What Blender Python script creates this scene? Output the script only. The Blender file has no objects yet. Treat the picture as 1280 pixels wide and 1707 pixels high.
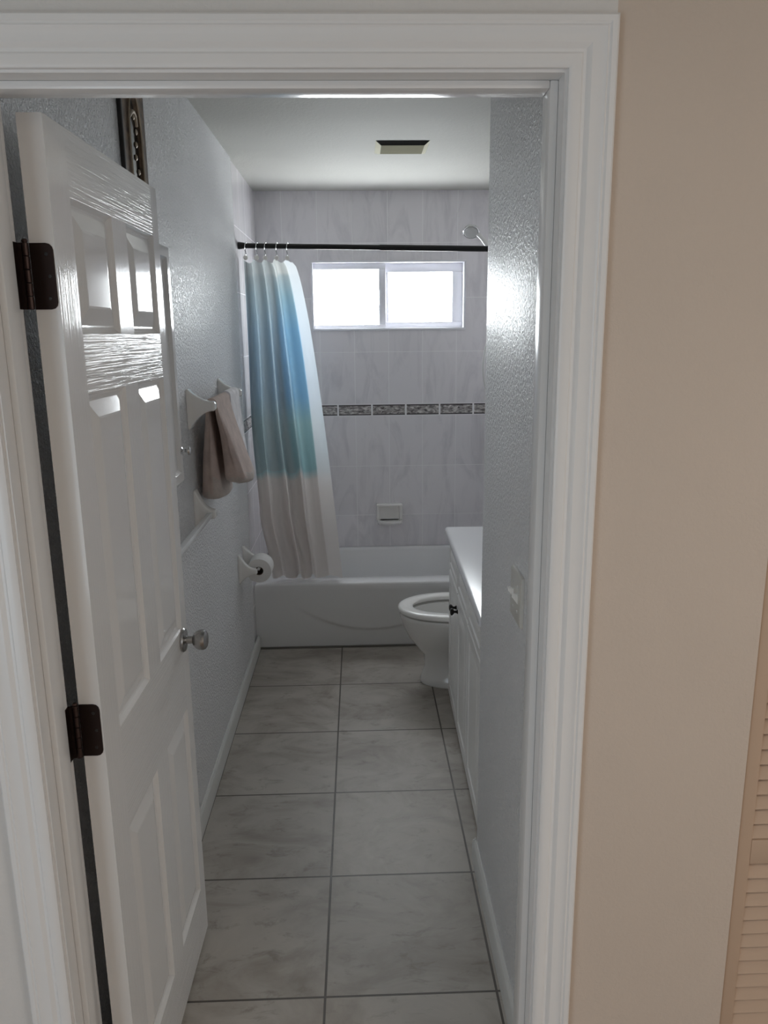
import bpy, bmesh, math, random
from mathutils import Vector, Matrix
R_ = math.radians
PI = math.pi
scene = bpy.context.scene
COL = scene.collection
random.seed(7)

# ------------------------------------------------------------------ helpers
OFF = {}


def link(o):
    COL.objects.link(o)
    return o


def tag(o, label=None, cat=None, group=None, kind=None):
    if label: o['label'] = label
    if cat: o['category'] = cat
    if group: o['group'] = group
    if kind: o['kind'] = kind
    return o


def thing(name, label, cat, loc, rotz=0.0, group=None, kind=None):
    o = bpy.data.objects.new(name, None)
    o.empty_display_size = 0.05
    o.location = loc
    o.rotation_euler = (0, 0, rotz)
    link(o)
    OFF[o.name] = Vector(loc)
    return tag(o, label, cat, group, kind)


def obj(name, bm, mats, parent=None, local=False, smooth=35, base=False):
    """link bm as one mesh; vertices come in world space unless local."""
    bmesh.ops.recalc_face_normals(bm, faces=bm.faces[:])
    me = bpy.data.meshes.new(name)
    off = Vector((0, 0, 0))
    if parent is not None and not local:
        off = OFF[parent.name]
    elif base:
        xs = [v.co.x for v in bm.verts]; ys = [v.co.y for v in bm.verts]; zs = [v.co.z for v in bm.verts]
        off = Vector(((min(xs) + max(xs)) / 2, (min(ys) + max(ys)) / 2, min(zs)))
    if off.length > 0:
        bmesh.ops.translate(bm, verts=bm.verts[:], vec=-off)
    bm.to_mesh(me)
    bm.free()
    if not isinstance(mats, (list, tuple)): mats = [mats]
    for m in mats: me.materials.append(m)
    if smooth:
        me.shade_smooth()
        me.set_sharp_from_angle(angle=R_(smooth))
    o = bpy.data.objects.new(name, me)
    if parent is not None:
        o.parent = parent
        OFF[o.name] = off
    elif base:
        o.location = off
    return link(o)


def structure(name, bm, mats, smooth=35):
    return tag(obj(name, bm, mats, smooth=smooth), kind='structure')


def B():
    return bmesh.new()


def box(bm, x0, x1, y0, y1, z0, z1, r=0.0, seg=2, mi=0):
    t = bmesh.new()
    vs = [t.verts.new((x, y, z)) for x in (x0, x1) for y in (y0, y1) for z in (z0, z1)]
    for f in ((0, 1, 3, 2), (4, 6, 7, 5), (0, 4, 5, 1), (2, 3, 7, 6), (0, 2, 6, 4), (1, 5, 7, 3)):
        t.faces.new([vs[i] for i in f])
    if r > 0:
        bmesh.ops.bevel(t, geom=t.edges[:], offset=r, segments=seg, profile=0.5, affect='EDGES')
    merge(bm, t, mi)
    return bm


def merge(bm, t, mi=None):
    mp = {}
    for v in t.verts: mp[v] = bm.verts.new(v.co)
    for f in t.faces:
        try:
            nf = bm.faces.new([mp[v] for v in f.verts])
        except ValueError:
            continue
        nf.material_index = f.material_index if mi is None else mi
    t.free()


def loft(bm, rings, closed=True, cap0=False, cap1=False, mi=0):
    """rings: lists of points with equal length."""
    vr = [[bm.verts.new(p) for p in r] for r in rings]
    n = len(vr[0])
    for a, b in zip(vr[:-1], vr[1:]):
        for i in range(n if closed else n - 1):
            j = (i + 1) % n
            f = bm.faces.new((a[i], a[j], b[j], b[i])); f.material_index = mi
    if cap0: bm.faces.new(vr[0][::-1]).material_index = mi
    if cap1: bm.faces.new(vr[-1]).material_index = mi
    return vr


def frame_axes(d):
    d = Vector(d).normalized()
    a = Vector((0, 0, 1)) if abs(d.z) < 0.9 else Vector((1, 0, 0))
    u = d.cross(a).normalized()
    return u, d.cross(u).normalized()


def tube(bm, pts, r, n=12, closed=False, caps=True, mi=0):
    pts = [Vector(p) for p in pts]
    m = len(pts)
    rings = []
    u = None
    for i, p in enumerate(pts):
        a = pts[(i - 1) % m] if (closed or i > 0) else pts[i]
        b = pts[(i + 1) % m] if (closed or i < m - 1) else pts[i]
        d = (b - a).normalized()
        if u is None:
            u, w = frame_axes(d)
        else:
            u = (u - d * u.dot(d)).normalized(); w = d.cross(u).normalized()
        rr = r[i] if isinstance(r, (list, tuple)) else r
        rings.append([p + (u * math.cos(2 * PI * k / n) + w * math.sin(2 * PI * k / n)) * rr for k in range(n)])
    if closed:
        rings.append(rings[0])
        vr = [[bm.verts.new(q) for q in rg] for rg in rings[:-1]]
        for i in range(m):
            A, Bq = vr[i], vr[(i + 1) % m]
            for k in range(n):
                bm.faces.new((A[k], A[(k + 1) % n], Bq[(k + 1) % n], Bq[k])).material_index = mi
    else:
        loft(bm, rings, True, caps, caps, mi)
    return bm


def lathe(bm, prof, origin, axis, n=32, mi=0, caps=True):
    """prof: (distance along axis, radius)."""
    o = Vector(origin); d = Vector(axis).normalized(); u, w = frame_axes(d)
    rings = [[o + d * t + (u * math.cos(2 * PI * k / n) + w * math.sin(2 * PI * k / n)) * max(r, 1e-4) for k in range(n)] for t, r in prof]
    loft(bm, rings, True, caps, caps, mi)
    return bm


def smoothpath(ctrl, k=8):
    """Catmull-Rom through the control points."""
    P = [Vector(c) for c in ctrl]
    P = [P[0] * 2 - P[1]] + P + [P[-1] * 2 - P[-2]]
    out = []
    for i in range(1, len(P) - 2):
        for s in range(k):
            t = s / k
            a, b, c, d = P[i - 1], P[i], P[i + 1], P[i + 2]
            out.append(0.5 * ((2 * b) + (c - a) * t + (2 * a - 5 * b + 4 * c - d) * t * t + (3 * b - a - 3 * c + d) * t ** 3))
    out.append(P[-2])
    return out


def rrect(cx, cy, hx, hy, r, n=5):
    """rounded rectangle outline in 2D."""
    pts = []
    r = min(r, hx * .999, hy * .999)
    for sx, sy, a0 in ((1, 1, 0), (-1, 1, 90), (-1, -1, 180), (1, -1, 270)):
        for k in range(n + 1):
            a = R_(a0 + 90 * k / n)
            pts.append((cx + sx * (hx - r) + r * math.cos(a), cy + sy * (hy - r) + r * math.sin(a)))
    return pts


def sstep(a, b, x):
    t = min(1, max(0, (x - a) / (b - a)))
    return t * t * (3 - 2 * t)


# ------------------------------------------------------------------ materials
def mat(name, color=(.8, .8, .8), rough=.5, metal=0.0, spec=.5, coat=0.0):
    m = bpy.data.materials.new(name)
    m.use_nodes = True
    b = m.node_tree.nodes['Principled BSDF']
    b.inputs['Base Color'].default_value = (*color, 1)
    b.inputs['Roughness'].default_value = rough
    b.inputs['Metallic'].default_value = metal
    b.inputs['Specular IOR Level'].default_value = spec
    b.inputs['Coat Weight'].default_value = coat
    b.inputs['Coat Roughness'].default_value = .15
    return m


class NT:
    def __init__(s, m):
        s.t = m.node_tree; s.b = s.t.nodes.get('Principled BSDF')
        s.out = s.t.nodes.get('Material Output')

    def n(s, typ, **kw):
        nd = s.t.nodes.new(typ)
        for k, v in kw.items():
            if k.startswith('i_'):
                nd.inputs[k[2:].replace('_', ' ')].default_value = v
            else:
                setattr(nd, k, v)
        return nd

    def l(s, a, b): s.t.links.new(a, b)

    def coords(s, kind='Object', scale=(1, 1, 1), loc=(0, 0, 0)):
        tc = s.n('ShaderNodeTexCoord'); mp = s.n('ShaderNodeMapping')
        mp.inputs['Scale'].default_value = scale; mp.inputs['Location'].default_value = loc
        s.l(tc.outputs[kind], mp.inputs['Vector'])
        return mp.outputs['Vector']

    def noise(s, vec, scale=5, detail=4, rough=.55, dist=0):
        nd = s.n('ShaderNodeTexNoise')
        nd.inputs['Scale'].default_value = scale; nd.inputs['Detail'].default_value = detail
        nd.inputs['Roughness'].default_value = rough; nd.inputs['Distortion'].default_value = dist
        s.l(vec, nd.inputs['Vector'])
        return nd.outputs['Fac']

    def ramp(s, fac, stops):
        nd = s.n('ShaderNodeValToRGB')
        cr = nd.color_ramp
        while len(cr.elements) > 1: cr.elements.remove(cr.elements[-1])
        cr.elements[0].position = stops[0][0]; cr.elements[0].color = (*stops[0][1], 1)
        for p, c in stops[1:]:
            e = cr.elements.new(p); e.color = (*c, 1)
        s.l(fac, nd.inputs['Fac'])
        return nd.outputs['Color']

    def mix(s, fac, a, b, mode='MIX'):
        nd = s.n('ShaderNodeMix', data_type='RGBA', blend_type=mode)
        for sock, v in ((nd.inputs[0], fac), (nd.inputs[6], a), (nd.inputs[7], b)):
            if hasattr(v, 'is_output'): s.l(v, sock)
            elif isinstance(v, (int, float)): sock.default_value = v
            else: sock.default_value = (*v, 1)
        return nd.outputs[2]

    def math(s, op, a, b=0.0):
        nd = s.n('ShaderNodeMath', operation=op)
        for sock, v in ((nd.inputs[0], a), (nd.inputs[1], b)):
            if hasattr(v, 'is_output'): s.l(v, sock)
            else: sock.default_value = v
        return nd.outputs[0]

    def bump(s, h, strength=.3, dist=.002, prev=None):
        nd = s.n('ShaderNodeBump')
        nd.inputs['Strength'].default_value = strength; nd.inputs['Distance'].default_value = dist
        s.l(h, nd.inputs['Height'])
        if prev is not None: s.l(prev, nd.inputs['Normal'])
        s.l(nd.outputs['Normal'], s.b.inputs['Normal'])
        return nd.outputs['Normal']


def wall_paint(name, color, rough=.4, scale=110, strength=.35, spec=.5, var=.03, dist=.0015):
    m = mat(name, color, rough, spec=spec)
    t = NT(m)
    v = t.coords()
    n1 = t.noise(v, scale, 3, .6, .4)
    h = t.ramp(n1, [(.42, (0, 0, 0)), (.62, (1, 1, 1))])
    t.bump(h, strength, dist)
    n2 = t.noise(v, 2.2, 3)
    c0 = tuple(c * (1 - var) for c in color); c1 = tuple(min(1, c * (1 + var)) for c in color)
    t.l(t.ramp(n2, [(.3, c0), (.7, c1)]), t.b.inputs['Base Color'])
    return m


M = {}
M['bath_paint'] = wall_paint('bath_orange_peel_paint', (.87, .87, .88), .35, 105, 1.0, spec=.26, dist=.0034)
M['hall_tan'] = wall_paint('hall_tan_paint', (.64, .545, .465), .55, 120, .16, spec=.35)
M['hall_white_and_daylit'] = wall_paint('hall_white_and_daylit_tan', (.74, .715, .69), .5, 120, .15)
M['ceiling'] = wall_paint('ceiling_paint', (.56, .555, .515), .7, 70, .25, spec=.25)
M['trim'] = mat('white_trim_enamel', (.84, .835, .83), .32)
M['jamb'] = mat('white_jamb_gloss', (.84, .835, .83), .22)
M['base'] = mat('baseboard_enamel', (.68, .68, .66), .4)


def door_paint(name, scale, strength):
    m = mat(name, (.82, .81, .80), .13, spec=.32)
    t = NT(m)
    v = t.coords(scale=scale)
    n1 = t.noise(v, 1.0, 3, .55, .6)
    h = t.ramp(n1, [(.35, (0, 0, 0)), (.65, (1, 1, 1))])
    t.bump(h, strength, .0012)
    return m


M['door_v'] = door_paint('door_enamel_upright_grain', (120, 190, 5), .12)
M['door_h'] = door_paint('door_enamel_level_grain', (120, 4, 260), .34)
M['door_s'] = mat('door_enamel_smooth', (.82, .81, .80), .10, spec=.32)
M['bronze'] = mat('oil_rubbed_bronze', (.028, .016, .013), .45, .75)
M['bronze_l'] = mat('worn_bronze_knuckle', (.07, .045, .04), .4, .8)
M['nickel'] = mat('satin_nickel', (.42, .41, .40), .25, 1.0)
M['spray'] = mat('grey_spray_nozzles', (.56, .56, .55), .5)
M['chrome'] = mat('chrome', (.62, .62, .63), .12, 1.0)
M['black_metal'] = mat('black_metal', (.012, .012, .013), .35, .3)
M['ceramic'] = mat('white_ceramic', (.89, .875, .85), .14, coat=.3)
M['tub'] = mat('tub_enamel', (.82, .82, .82), .16, coat=.3)
M['toilet'] = mat('toilet_vitreous', (.82, .81, .79), .14, coat=.3)
M['seat'] = mat('toilet_seat_plastic', (.88, .865, .84), .22)
M['water'] = mat('bowl_water', (.10, .11, .105), .05)
M['acrylic'] = mat('clear_acrylic_bar', (.86, .88, .9), .08, spec=.8)
M['switch'] = mat('ivory_switch_plate', (.66, .645, .60), .3)
M['plastic'] = mat('white_plastic', (.72, .72, .71), .3)
M['vanity'] = mat('vanity_thermofoil', (.86, .85, .83), .3)
M['counter'] = mat('cultured_marble_top', (.80, .80, .82), .18, coat=.2)
M['knob_dark'] = mat('dark_bronze_knob', (.018, .015, .015), .3, .6)
M['mirror'] = mat('mirror_glass', (.85, .87, .87), .03, 1.0)
M['vinyl'] = mat('white_vinyl_frame', (.80, .80, .84), .35)
M['vent_metal'] = mat('aged_vent_metal', (.90, .87, .70), .8, spec=.1)
M['vent_panel'] = mat('yellowed_vent_panel', (.30, .285, .20), .9, spec=.05)
M['vent_dark'] = mat('vent_cavity_and_shade', (.012, .011, .009), .8)
M['paper'] = mat('tissue_paper', (.82, .80, .78), .95, spec=.1)
M['card'] = mat('roll_core_card', (.16, .12, .09), .9)
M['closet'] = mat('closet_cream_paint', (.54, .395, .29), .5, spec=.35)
M['kick'] = mat('vanity_kick_board', (.30, .25, .22), .6)
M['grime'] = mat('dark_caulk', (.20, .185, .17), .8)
M['outdoor'] = mat('outdoor_ground', (.5, .5, .48), .9)


def cloth(name, c, bumpscale=700, fuzz=.08):
    m = mat(name, c, .95, spec=.1)
    t = NT(m)
    v = t.coords()
    n1 = t.noise(v, bumpscale, 3)
    t.bump(n1, .6, .002)
    n2 = t.noise(v, 24, 4)
    t.l(t.ramp(n2, [(.3, tuple(x * .85 for x in c)), (.7, tuple(min(1, x * 1.12) for x in c))]), t.b.inputs['Base Color'])
    t.b.inputs['Sheen Weight'].default_value = fuzz
    return m


M['taupe'] = cloth('taupe_terry', (.62, .51, .465))
M['taupe_hem'] = cloth('taupe_hem', (.60, .53, .49))
M['white_terry'] = cloth('white_terry', (.82, .80, .82))


def tile_wall(name, axis, u0, z0):
    """8 x 12 in. marbled ceramic tile with pale grout; axis: 0 for walls along X, 1 for walls along Y."""
    m = mat(name, (.5, .5, .52), .2, coat=.25)
    t = NT(m)
    tc = t.n('ShaderNodeTexCoord'); sp = t.n('ShaderNodeSeparateXYZ')
    t.l(tc.outputs['Object'], sp.inputs[0])
    u = t.math('SUBTRACT', sp.outputs[axis], u0)
    z = t.math('SUBTRACT', sp.outputs[2], z0)
    cb = t.n('ShaderNodeCombineXYZ')
    t.l(u, cb.inputs[0]); t.l(z, cb.inputs[1])
    br = t.n('ShaderNodeTexBrick')
    br.offset = 0; br.squash = 1
    br.inputs['Scale'].default_value = 1; br.inputs['Mortar Size'].default_value = .0022
    br.inputs['Mortar Smooth'].default_value = .3
    br.inputs['Brick Width'].default_value = .2065; br.inputs['Row Height'].default_value = .3145
    br.inputs['Color1'].default_value = (.79, .765, .79, 1); br.inputs['Color2'].default_value = (.83, .805, .825, 1)
    br.inputs['Mortar'].default_value = (.62, .62, .63, 1)
    t.l(cb.outputs[0], br.inputs['Vector'])
    mp = t.n('ShaderNodeMapping'); mp.inputs['Scale'].default_value = (9, 9, 2.6); mp.inputs['Rotation'].default_value = (.35, .45, 0)
    t.l(tc.outputs['Object'], mp.inputs['Vector'])
    n1 = t.noise(mp.outputs[0], 1.0, 5, .6, 1.2)
    veil = t.ramp(n1, [(.32, (.86, .86, .87)), (.52, (1, 1, 1)), (.68, (1.0, 1.0, 1.0))])
    mort = br.outputs['Fac']
    tinted = t.mix(1.0, br.outputs['Color'], veil, 'MULTIPLY')
    t.l(t.mix(mort, tinted, (.88, .87, .88)), t.b.inputs['Base Color'])
    inv = t.math('SUBTRACT', 1.0, mort)
    t.bump(inv, .35, .0015)
    t.l(t.math('ADD', t.math('MULTIPLY', mort, .5), .22), t.b.inputs['Roughness'])
    return m


# grout rows at z = .573 .887 1.201 | 1.272 1.586 1.900 2.214
M['tile_back_low'] = tile_wall('back_tile_below_border', 0, -.0205 - 10 * .2065, 1.201 - 10 * .3145)
M['tile_back_high'] = tile_wall('back_tile_above_border', 0, -.0205 - 10 * .2065, 1.272 - 10 * .3145)
M['tile_side_low'] = tile_wall('side_tile_below_border', 1, 4.82 - 10 * .2065, 1.201 - 10 * .3145)
M['tile_side_high'] = tile_wall('side_tile_above_border', 1, 4.82 - 10 * .2065, 1.272 - 10 * .3145)


def border_tile(name, axis, u0):
    m = mat(name, (.2, .2, .2), .25)
    t = NT(m)
    tc = t.n('ShaderNodeTexCoord'); sp = t.n('ShaderNodeSeparateXYZ')
    t.l(tc.outputs['Object'], sp.inputs[0])
    cb = t.n('ShaderNodeCombineXYZ')
    t.l(t.math('SUBTRACT', sp.outputs[axis], u0), cb.inputs[0]); t.l(t.math('SUBTRACT', sp.outputs[2], 1.199), cb.inputs[1])
    br = t.n('ShaderNodeTexBrick'); br.offset = 0; br.squash = 1
    br.inputs['Scale'].default_value = 1; br.inputs['Mortar Size'].default_value = .0055
    br.inputs['Brick Width'].default_value = .2088; br.inputs['Row Height'].default_value = .0745
    br.inputs['Mortar Smooth'].default_value = .1
    t.l(cb.outputs[0], br.inputs['Vector'])
    mp = t.n('ShaderNodeMapping'); mp.inputs['Scale'].default_value = (28, 28, 70)
    t.l(tc.outputs['Object'], mp.inputs['Vector'])
    n1 = t.noise(mp.outputs[0], 1.0, 5, .65, .8)
    c = t.ramp(n1, [(.34, (.08, .07, .075)), (.43, (.20, .18, .18)), (.52, (.42, .39, .38)), (.62, (.72, .69, .67))])
    # dark rule along the upper and lower edge of every listello
    f = t.n('ShaderNodeMath', operation='PINGPONG'); f.inputs[1].default_value = .03725
    t.l(t.math('SUBTRACT', sp.outputs[2], 1.199), f.inputs[0])
    rule = t.math('LESS_THAN', f.outputs[0], .0125)
    c = t.mix(rule, c, (.075, .068, .07))
    t.l(t.mix(br.outputs['Fac'], c, (.88, .87, .88)), t.b.inputs['Base Color'])
    t.bump(n1, .25, .002)
    return m


M['border_back'] = border_tile('listello_back', 0, -.1285 - 10 * .2088)
M['border_side'] = border_tile('listello_side', 1, 4.82 - 10 * .2088)


def floor_tile():
    m = mat('floor_stone_tile', (.4, .37, .35), .38)
    t = NT(m)
    tc = t.n('ShaderNodeTexCoord'); mp = t.n('ShaderNodeMapping')
    mp.inputs['Location'].default_value = (.1155 + 10 * .4525, -1.7125 + 10 * .467, 0)
    t.l(tc.outputs['Object'], mp.inputs['Vector'])
    br = t.n('ShaderNodeTexBrick'); br.offset = 0; br.squash = 1
    br.inputs['Scale'].default_value = 1; br.inputs['Mortar Size'].default_value = .0034
    br.inputs['Mortar Smooth'].default_value = .2
    br.inputs['Brick Width'].default_value = .4525; br.inputs['Row Height'].default_value = .467
    br.inputs['Color1'].default_value = (.41, .38, .34, 1); br.inputs['Color2'].default_value = (.46, .425, .38, 1)
    t.l(mp.outputs[0], br.inputs['Vector'])
    v1 = t.coords(scale=(1.9, 2.9, 1))
    n1 = t.noise(v1, 1.7, 6, .62, 1.1)
    veil = t.ramp(n1, [(.30, (.66, .63, .60)), (.44, (.84, .82, .80)), (.56, (1, 1, 1)), (.72, (1.10, 1.10, 1.09))])
    n2 = t.noise(t.coords(scale=(4, 8, 1)), 3.0, 5, .7, .6)
    veil2 = t.ramp(n2, [(.30, (.72, .70, .67)), (.44, (1, 1, 1))])
    c = t.mix(1.0, br.outputs['Color'], veil, 'MULTIPLY')
    c = t.mix(1.0, c, veil2, 'MULTIPLY')
    t.l(t.mix(br.outputs['Fac'], c, (.085, .072, .06)), t.b.inputs['Base Color'])
    inv = t.math('SUBTRACT', 1.0, br.outputs['Fac'])
    t.bump(inv, .5, .002)
    t.l(t.math('ADD', t.math('MULTIPLY', n1, .2), .34), t.b.inputs['Roughness'])
    return m


M['floor'] = floor_tile()
M['hall_floor'] = mat('hall_floor_planks', (.36, .27, .2), .5)


def pane_mat():
    m = bpy.data.materials.new('clear_window_glass'); m.use_nodes = True
    nt = m.node_tree; nt.nodes.clear()
    out = nt.nodes.new('ShaderNodeOutputMaterial'); mx = nt.nodes.new('ShaderNodeMixShader')
    tr = nt.nodes.new('ShaderNodeBsdfTransparent'); gl = nt.nodes.new('ShaderNodeBsdfGlossy')
    tr.inputs[0].default_value = (.96, .98, .98, 1); gl.inputs['Roughness'].default_value = .02
    mx.inputs[0].default_value = .05
    nt.links.new(tr.outputs[0], mx.inputs[1]); nt.links.new(gl.outputs[0], mx.inputs[2]); nt.links.new(mx.outputs[0], out.inputs[0])
    return m


M['pane'] = pane_mat()


def curtain_mat():
    m = mat('ombre_curtain_fabric', (.5, .6, .7), .8, spec=.2)
    t = NT(m)
    tc = t.n('ShaderNodeTexCoord'); sp = t.n('ShaderNodeSeparateXYZ')
    t.l(tc.outputs['Object'], sp.inputs[0])
    n1 = t.noise(t.coords(), 9, 3)
    z = t.math('ADD', sp.outputs[2], t.math('MULTIPLY', t.math('SUBTRACT', n1, .5), .05))
    fz = t.math('DIVIDE', z, 1.70)      # curtain origin sits at its hem
    c = t.ramp(fz, [(.0, (.76, .72, .69)), (.325, (.76, .72, .69)), (.355, (.36, .57, .60)), (.50, (.42, .62, .64)),
                    (.58, (.31, .55, .74)), (.78, (.31, .56, .76)), (.88, (.42, .60, .68)), (.935, (.58, .66, .68)), (.945, (.82, .84, .82)), (1.0, (.84, .86, .84))])
    # paler toward the wall side; window light through the free edge painted in
    uvn = t.n('ShaderNodeUVMap'); us = t.n('ShaderNodeSeparateXYZ'); t.l(uvn.outputs[0], us.inputs[0])
    pale = t.ramp(us.outputs[0], [(.50, (1, 1, 1)), (.64, (0, 0, 0))])
    upper = t.math('GREATER_THAN', fz, .35)
    c = t.mix(t.math('MULTIPLY', t.math('MULTIPLY', pale, upper), .70), c, (.46, .505, .52))
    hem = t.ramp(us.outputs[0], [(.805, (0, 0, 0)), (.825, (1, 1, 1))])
    hem_backlight = t.ramp(fz, [(.28, (.80, .77, .74)), (.42, (.86, .90, .94))])
    c = t.mix(t.math('MULTIPLY', hem, .85), c, hem_backlight)
    t.l(c, t.b.inputs['Base Color'])
    wv = t.noise(t.coords(scale=(900, 900, 900)), 1, 2)
    t.bump(wv, .15, .0005)
    tl = t.n('ShaderNodeBsdfTranslucent'); t.l(c, tl.inputs['Color'])
    mx = t.n('ShaderNodeMixShader'); mx.inputs[0].default_value = .46
    t.l(t.b.outputs[0], mx.inputs[1]); t.l(tl.outputs[0], mx.inputs[2]); t.l(mx.outputs[0], t.out.inputs['Surface'])
    return m


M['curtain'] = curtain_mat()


def gilt():
    m = mat('antique_bronze_frame', (.12, .09, .06), .45, .35)
    t = NT(m)
    n1 = t.noise(t.coords(), 45, 5)
    t.l(t.ramp(n1, [(.35, (.05, .03, .016)), (.55, (.12, .075, .042)), (.75, (.20, .125, .07))]), t.b.inputs['Base Color'])
    t.bump(n1, .5, .003)
    return m


M['gilt'] = gilt()
M['gilt_edge'] = mat('black_frame_edge', (.014, .011, .009), .4)
M['gilt_light'] = mat('rubbed_gilt_bead', (.40, .33, .25), .35, .5)
M['picture'] = mat('dark_picture_under_glass', (.012, .012, .013), .08)

# ------------------------------------------------------------------ the setting
ZC = 2.504
YH0, YH1 = 1.19, 1.305            # hall face / bathroom face of the door wall
XJL, XJR = -.534, .296            # jamb faces
ZH = 2.052                        # head jamb underside
XL, XR = -.58, .95                # bathroom side walls
YB = 4.82                         # tiled back wall
YT = 4.06                         # tub apron
YS = 2.23                         # end of the short right wall

bm = B(); box(bm, XL - .1, XR + .1, YH0 + .06, YB + .1, -.1, 0); structure('floor', bm, M['floor'])
bm = B(); box(bm, -1.9, 2.4, -2.2, YH0 + .06, -.1, 0); structure('floor_hall', bm, M['hall_floor'])
# ceiling with the opening for the fan housing
VX0, VX1, VY0, VY1 = .096, .322, 3.615, 3.855
bm = B()
for a in ((-1.9, VX0, -2.2, YB + .1), (VX1, 2.4, -2.2, YB + .1), (VX0, VX1, -2.2, VY0), (VX0, VX1, VY1, YB + .1)):
    box(bm, *a, ZC, ZC + .1)
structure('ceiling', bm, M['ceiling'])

# left wall: painted stretch, then tile in the tub alcove
bm = B(); box(bm, XL - .1, XL, YH1, 3.935, 0, ZC); structure('wall_left', bm, M['bath_paint'])


def tile_slab(bm, x0, x1, y0, y1, border):
    box(bm, x0, x1, y0, y1, 0, 1.201, mi=0)
    box(bm, x0, x1, y0, y1, 1.272, ZC, mi=1)
    box(bm, x0, x1, y0, y1, 1.201, 1.272, mi=2)


bm = B(); tile_slab(bm, XL - .1, XL - .008, 3.935, YB + .1, 2)
structure('wall_left_tile', bm, [M['tile_side_low'], M['tile_side_high'], M['border_side']])
bm = B(); tile_slab(bm, XR, XR + .1, 4.0, YB + .1, 2)
structure('wall_right_tile', bm, [M['tile_side_low'], M['tile_side_high'], M['border_side']])
# back wall with the window opening
WX0, WX1, WZ0, WZ1 = -.272, .652, 1.713, 2.118
bm = B()
box(bm, XL - .1, XR + .1, YB, YB + .14, 0, 1.201, mi=0)
box(bm, XL - .1, XR + .1, YB, YB + .14, 1.201, 1.272, mi=2)
box(bm, XL - .1, XR + .1, YB, YB + .14, 1.272, WZ0, mi=1)
box(bm, XL - .1, XR + .1, YB, YB + .14, WZ1, ZC, mi=1)
box(bm, XL - .1, WX0, YB, YB + .14, WZ0, WZ1, mi=1)
box(bm, WX1, XR + .1, YB, YB + .14, WZ0, WZ1, mi=1)
structure('wall_back', bm, [M['tile_back_low'], M['tile_back_high'], M['border_back']])
# right: the short wall beside the door, then the recess for vanity and toilet
bm = B()
box(bm, .36, XR + .1, YH1, YS, 0, ZC, r=.006)
box(bm, XR, XR + .1, YS, 4.0, 0, ZC)
structure('wall_right', bm, M['bath_paint'])

# door wall: hall-side tan, bathroom-side paint
XC0, XC1 = .657, 1.56              # closet opening
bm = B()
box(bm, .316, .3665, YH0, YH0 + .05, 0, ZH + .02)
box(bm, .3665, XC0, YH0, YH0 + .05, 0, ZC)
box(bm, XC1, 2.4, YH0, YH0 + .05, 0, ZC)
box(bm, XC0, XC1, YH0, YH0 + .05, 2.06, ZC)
box(bm, -1.9, .3665, YH0, YH0 + .05, ZH + .02, ZC, mi=1)  # paler material paints in the cool daylight left of and above the door
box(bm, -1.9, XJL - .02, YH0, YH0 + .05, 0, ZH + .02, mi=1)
structure('wall_front', bm, [M['hall_tan'], M['hall_white_and_daylit']])
bm = B()
box(bm, .316, XC0 - .012, YH0 + .05, YH1, 0, ZC)
box(bm, -.9, .316, YH0 + .05, YH1, ZH + .02, ZC)
box(bm, -.9, XJL - .02, YH0 + .05, YH1, 0, ZH + .02)
box(bm, XC0 - .012, 2.4, YH0 + .075, YH1, 0, ZC)
structure('wall_front_bath', bm, M['bath_paint'])
# hallway shell around the photographer
bm = B(); box(bm, -1.9, -1.8, -2.1, YH0 + .05, 0, ZC); structure('wall_hall_left', bm, M['hall_white_and_daylit'])
bm = B(); box(bm, 2.3, 2.4, -2.2, YH0, 0, ZC); structure('wall_hall_right', bm, M['hall_white_and_daylit'])
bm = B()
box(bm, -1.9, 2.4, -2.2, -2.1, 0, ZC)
structure('wall_hall_back', bm, M['hall_white_and_daylit'])

# casing: moulded profile mitred round the opening
PROF = [(0, 0), (0, .0075), (.004, .0105), (.010, .0118), (.0165, .0112), (.0195, .0085), (.0235, .0082), (.0265, .0118), (.030, .0140),
        (.038, .0138), (.046, .0150), (.0495, .0172), (.0525, .0152), (.0555, .0178), (.0625, .0178), (.0655, .0150), (.0655, 0)]


def casing(name, xl, xr, zt, yw, sgn, m):
    bm = B()
    pathrings = []
    for kind in ('lb', 'lt', 'rt', 'rb'):
        ring = []
        for w, d in PROF:
            y = yw + sgn * d
            if kind == 'lb': ring.append((xl - w, y, 0))
            elif kind == 'lt': ring.append((xl - w, y, zt + w))
            elif kind == 'rt': ring.append((xr + w, y, zt + w))
            else: ring.append((xr + w, y, 0))
        pathrings.append(ring)
    loft(bm, pathrings, True, True, True)
    return structure(name, bm, m, smooth=25)


casing('trim_1', XJL - .004, XJR + .004, ZH + .004, YH0, -1, M['trim'])
casing('trim_2', XJL - .004, XJR + .004, ZH + .004, YH1, 1, M['trim'])
# jamb with door stop
bm = B()
for x0, x1 in ((XJL - .02, XJL), (XJR, XJR + .02)):
    box(bm, x0, x1, YH0, YH1, 0, ZH)
box(bm, XJL - .02, XJR + .02, YH0, YH1, ZH, ZH + .02)
box(bm, XJL, XJL + .0115, 1.222, 1.268, 0, ZH, r=.0025)
box(bm, XJR - .0125, XJR, 1.222, 1.268, 0, ZH, r=.0025)
box(bm, XJL + .0115, XJR - .0125, 1.222, 1.268, ZH - .0115, ZH, r=.0025)
structure('trim_3', bm, M['jamb'])

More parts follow.
